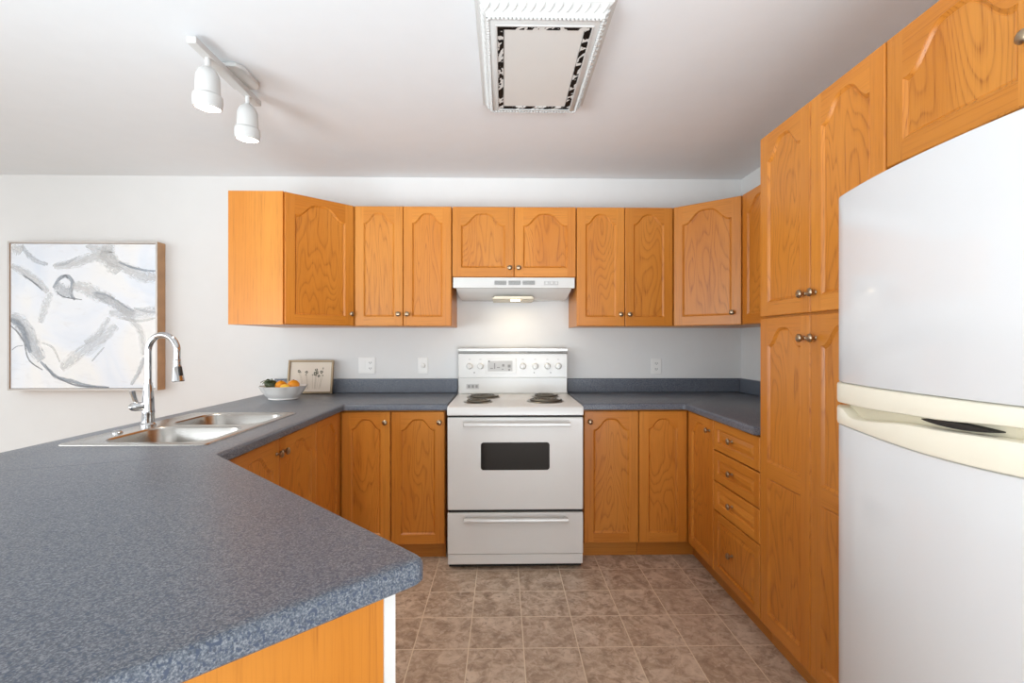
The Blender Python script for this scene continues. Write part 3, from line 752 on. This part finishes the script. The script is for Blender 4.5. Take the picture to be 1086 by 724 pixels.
def stroke(pts, wd, mi, k):
    """pts in crop pixels of the picture (38..632 x 70..655)"""
    P3 = []
    for (x, y) in pts:
        P3.append(Vector((ax0+fw+(x-38)/594*(ax1-ax0-2*fw), 0, az1-fw-(y-70)/585*(az1-az0-2*fw))))
    Q_ = []
    n = 8
    for i in range(len(P3)-1):
        p0, p1, p2, p3 = P3[max(i-1, 0)], P3[i], P3[i+1], P3[min(i+2, len(P3)-1)]
        for j in range(n+(i == len(P3)-2)):
            t = j/n; Q_.append(.5*((2*p1)+(p2-p0)*t+(2*p0-5*p1+4*p2-p3)*t*t+(3*p1-p0-3*p2+p3)*t**3))
    N = len(Q_); s = (ax1-ax0-2*fw)/594
    lay = bmS.loops.layers.uv.verify(); prev = None
    for i, q in enumerate(Q_):
        t = (Q_[min(i+1, N-1)]-Q_[max(i-1, 0)]).normalized(); nn = Vector((-t.z, 0, t.x)); f = i/(N-1)
        ww = wd*s*.5*(.35+.65*math.sin(PI*min(1, max(0, f*.9+.05)))**.6)
        y = ay+.0075-.0002*k
        lim = lambda p: Vector((min(max(p.x, ax0+fw+.004), ax1-fw-.004), y, min(max(p.z, az0+fw+.004), az1-fw-.004)))
        a, b = bmS.verts.new(lim(q+nn*ww)), bmS.verts.new(lim(q-nn*ww))
        if prev:
            fc = bmS.faces.new((prev[0], prev[1], b, a)); fc.material_index = mi
            for lp, uvv in zip(fc.loops, ((prev[2], 0), (prev[2], 1), (f*2, 1), (f*2, 0))): lp[lay].uv = (uvv[0]+k*3.7, uvv[1])
        prev = (a, b, f*2)
bmS = B()
SK = [([(350, 60), (400, 90), (450, 150), (480, 185)], 70, 0), ([(450, 66), (430, 110), (470, 160)], 55, 0), ([(470, 150), (540, 185), (590, 205), (634, 205)], 52, 0),
      ([(480, 145), (530, 165), (590, 178), (634, 180)], 12, 2), ([(215, 162), (300, 150), (370, 125), (420, 130)], 42, 0), ([(210, 160), (265, 150), (310, 125)], 14, 1),
      ([(85, 78), (110, 115), (150, 145), (190, 155)], 26, 1), ([(40, 75), (70, 95), (85, 105)], 50, 0), ([(40, 160), (90, 185), (150, 225), (190, 268)], 34, 0), ([(90, 198), (130, 225), (168, 258)], 9, 3),
      ([(205, 270), (180, 320), (160, 390)], 34, 0), ([(213, 250), (235, 215), (265, 202), (290, 225), (285, 270), (300, 298)], 22, 2), ([(225, 235), (250, 260), (290, 270)], 52, 1), ([(250, 205), (262, 198), (272, 212)], 8, 3),
      ([(225, 262), (255, 285), (330, 297)], 7, 3), ([(290, 240), (340, 250), (400, 280), (460, 300)], 54, 0), ([(380, 270), (440, 300), (490, 330), (545, 352)], 40, 1), ([(370, 268), (430, 278), (500, 320), (540, 345)], 7, 2), ([(440, 350), (520, 355), (600, 345), (632, 335)], 46, 0), ([(540, 330), (600, 345), (632, 350)], 12, 1),
      ([(465, 300), (520, 365), (570, 430), (580, 520)], 30, 0), ([(480, 370), (560, 382), (630, 370)], 14, 0),
      ([(36, 365), (75, 385), (110, 440), (140, 500), (165, 540)], 62, 1), ([(38, 372), (80, 405), (100, 450), (120, 510)], 34, 2), ([(38, 400), (70, 430), (95, 470)], 8, 3), ([(95, 470), (115, 540), (170, 580)], 8, 3), ([(45, 500), (65, 485), (90, 482)], 5, 2),
      ([(160, 545), (200, 585), (230, 610), (290, 625), (360, 645), (440, 652)], 20, 2), ([(230, 612), (300, 640), (380, 650), (440, 652)], 10, 3), ([(180, 555), (205, 595), (235, 612)], 5, 3),
      ([(165, 470), (210, 490), (240, 550)], 12, 0), ([(470, 400), (400, 460), (310, 520), (245, 575)], 52, 0), ([(420, 488), (395, 515), (370, 545)], 9, 1), ([(580, 530), (565, 580), (530, 640)], 22, 1), ([(440, 370), (390, 440), (340, 470)], 30, 0)]
for k, (p_, w_, m_) in enumerate(SK): stroke(p_, w_*(1.25 if w_ >= 30 and m_ < 2 else 1), 4 if m_ == 0 and (w_ in (34, 46, 52, 30) and k > 8) else m_, k*.12+1)
put('brush_strokes', bmS, PM, cv, recalc=False)

# ------------------------------------------------------------ framed botanical print (leans on the backsplash)
pw, ph = .316, .232
lean = math.radians(9)
M = Matrix.Translation((-1.487, 3.312, CT1+.001)) @ Matrix.Rotation(math.radians(-2), 4, 'Z') @ Matrix.Rotation(-lean, 4, 'X')
r = thing('framed_print', 'small framed botanical print leaning against the wall behind the bowl', 'picture frame', (-1.33, 3.312, CT1))
f2 = .014
BRON = plain('champagne_gold_frame', (150, 132, 106), .35, .6, var=.06)
bm = B()
for q in ((0, f2, 0, ph), (pw-f2, pw, 0, ph), (f2, pw-f2, 0, f2), (f2, pw-f2, ph-f2, ph)): box(bm, q[0], q[1], -.012, .006, q[2], q[3])
put('frame', bm, BRON, r, mat=M, bevel=.002)
pr = put('print', box(B(), f2, pw-f2, -.002, .004, f2, ph-f2), plain('cream_paper', (222, 210, 194), .7, var=.02), r, mat=M)
GRN = plain('dark_olive_ink', (92, 90, 72), .7, var=.1); STM = plain('faded_stem_ink', (176, 164, 144), .7)
bmT = B()
fl = [(.045, .155, .012), (.055, .148, .007), (.098, .148, .012), (.095, .130, .006), (.165, .165, .012), (.160, .138, .016), (.172, .146, .013), (.185, .122, .011), (.202, .150, .013), (.212, .126, .006), (.142, .130, .006), (.212, .175, .007), (.165, .128, .008)]
rg = random.Random(3)
for (x, z_, s) in fl:
    bmF = B()
    for k in range(6):
        a = 2*PI*k/6+rg.random(); cx, cz = x+.03+s*.55*math.cos(a), z_+s*.55*math.sin(a)
        v = [bmF.verts.new((cx+s*.42*math.cos(t)*(.8), -.0026, cz+s*.42*math.sin(t)*.8)) for t in [2*PI*i/8 for i in range(8)]]
        bmF.faces.new(v)
    put('flower', bmF, GRN, pr, mat=M, label='dark pressed flower head')
    tube(bmT, [(x+.03, -.0022, z_-s*.6), (x+.03+(.155-x)*.15, -.0022, (z_+.04)/2), (x+.03+(.155-x)*.3, -.0022, .032)], .0006, 5)
put('stems', bmT, STM, pr, mat=M)

# ------------------------------------------------------------ fruit bowl
bx, by = -1.372, 3.01
bm = B(); n = 60; zb = CT1+.0008
prof = [(.0, .0, 0), (.084, .0, 0), (.088, .004, 0), (.087, .011, 0), (.103, .026, .003), (.119, .050, .006), (.134, .080, .010), (.138, .084, .010), (.134, .085, .010), (.114, .053, .006), (.098, .030, .003), (.06, .016, 0), (.0, .014, 0)]
loft(bm, [[(bx+(max(q, 1e-5)+sc*abs(math.cos(5*2*PI*i/n))-sc*.5)*math.cos(2*PI*i/n), by+(max(q, 1e-5)+sc*abs(math.cos(5*2*PI*i/n))-sc*.5)*math.sin(2*PI*i/n), zb+z_) for i in range(n)] for q, z_, sc in prof], True, True, True)
o = put('fruit_bowl', bm, plain('white_glazed_ceramic', (238, 236, 232), .2)); tag(o, 'white scalloped ceramic fruit bowl on the back corner of the counter', 'bowl')
def orange_mat(name, rgb):
    g = G(name); n = g.noise(g.obj(), 160, 1); g.bump(n, .2, .001); n2 = g.noise(g.obj(), 20, 2)
    a = lin(*rgb); return g.set(g.ramp(n2, [(.3, tuple(c*.85 for c in a[:3])+(1,)), (.7, a)]), .4)
def fruit(name, label, cat, x, y, z_, rad, m, sq=(1, 1, .93), group=None, rot=0, pointy=0):
    r = thing(name, label, cat, (x, y, z_-rad), 0, group)
    prof = []
    for k in range(13):
        a = -PI/2+PI*k/12; q = math.cos(a); t = math.sin(a)
        if pointy: t = t*(1+pointy*abs(t)**4)
        prof.append((rad*q, rad*t))
    bm = lathe(B(), prof, Matrix.Translation((x, y, z_)) @ Matrix.Rotation(rot, 4, 'Y') @ Matrix.Diagonal((*sq, 1)), 24)
    put('flesh', bm, m, r)
    tp = Matrix.Translation((x, y, z_)) @ Matrix.Rotation(rot, 4, 'Y') @ Matrix.Translation((0, 0, rad*(sq[2]+pointy)-.002))
    put('stem_end', lathe(B(), [(0, 0), (.0045, 0), (.004, .004), (0, .005)], tp, 8), GRN, r)
    return r
OR = orange_mat('orange_peel', (240, 152, 22)); LE = orange_mat('lemon_peel', (244, 196, 60)); AV = plain('dark_green_skin', (64, 74, 44), .5, var=.3)
fruit('orange', 'bright orange in the middle of the white fruit bowl', 'orange', bx-.010, by-.010, zb+.084, .0345, OR, group='oranges in the fruit bowl')
fruit('orange', 'bright orange on the right side of the white fruit bowl', 'orange', bx+.064, by-.004, zb+.087, .0355, OR, group='oranges in the fruit bowl')
fruit('lemon', 'yellow lemon low between the oranges at the bowl front', 'lemon', bx+.040, by-.068, zb+.074, .025, LE, (1, 1, 1.1), rot=PI/2, pointy=.15)
r = thing('green_pear', 'dark green leafy fruit on the left side of the fruit bowl', 'fruit', (bx-.082, by, zb+.06))
bm = lathe(B(), [(0, -.034), (.022, -.030), (.033, -.012), (.034, .004), (.027, .022), (.016, .04), (.008, .048), (0, .05)], Matrix.Translation((bx-.072, by-.002, zb+.086)) @ Matrix.Rotation(-1.1, 4, 'Y'), 20)
put('flesh', bm, AV, r)
def leafm(c, L, wd, yaw, pitch):
    bm = B(); M = Matrix.Translation(c) @ Matrix.Rotation(yaw, 4, 'Z') @ Matrix.Rotation(pitch, 4, 'Y')
    loops = []
    for k in range(9):
        t = k/8; h = wd*math.sin(PI*t)**.8+.0005; zc_ = .012*math.sin(PI*t)
        loops.append([M @ Vector((L*t, s*h, zc_+zz_)) for s, zz_ in ((-1, .003), (0, 0), (1, .003), (1, .0038), (0, .0008), (-1, .0038))])
    loft(bm, loops, True, True, True); return bm
LF = plain('leaf_green', (84, 100, 62), .45, var=.25)
for c, yaw, p_ in (((bx-.062, by-.03, zb+.108), 3.3, .1), ((bx-.060, by-.01, zb+.118), 2.7, .25), ((bx-.05, by-.03, zb+.110), -2.4, .2)):
    put('leaf', leafm(c, .062, .014, yaw, p_), LF, r)
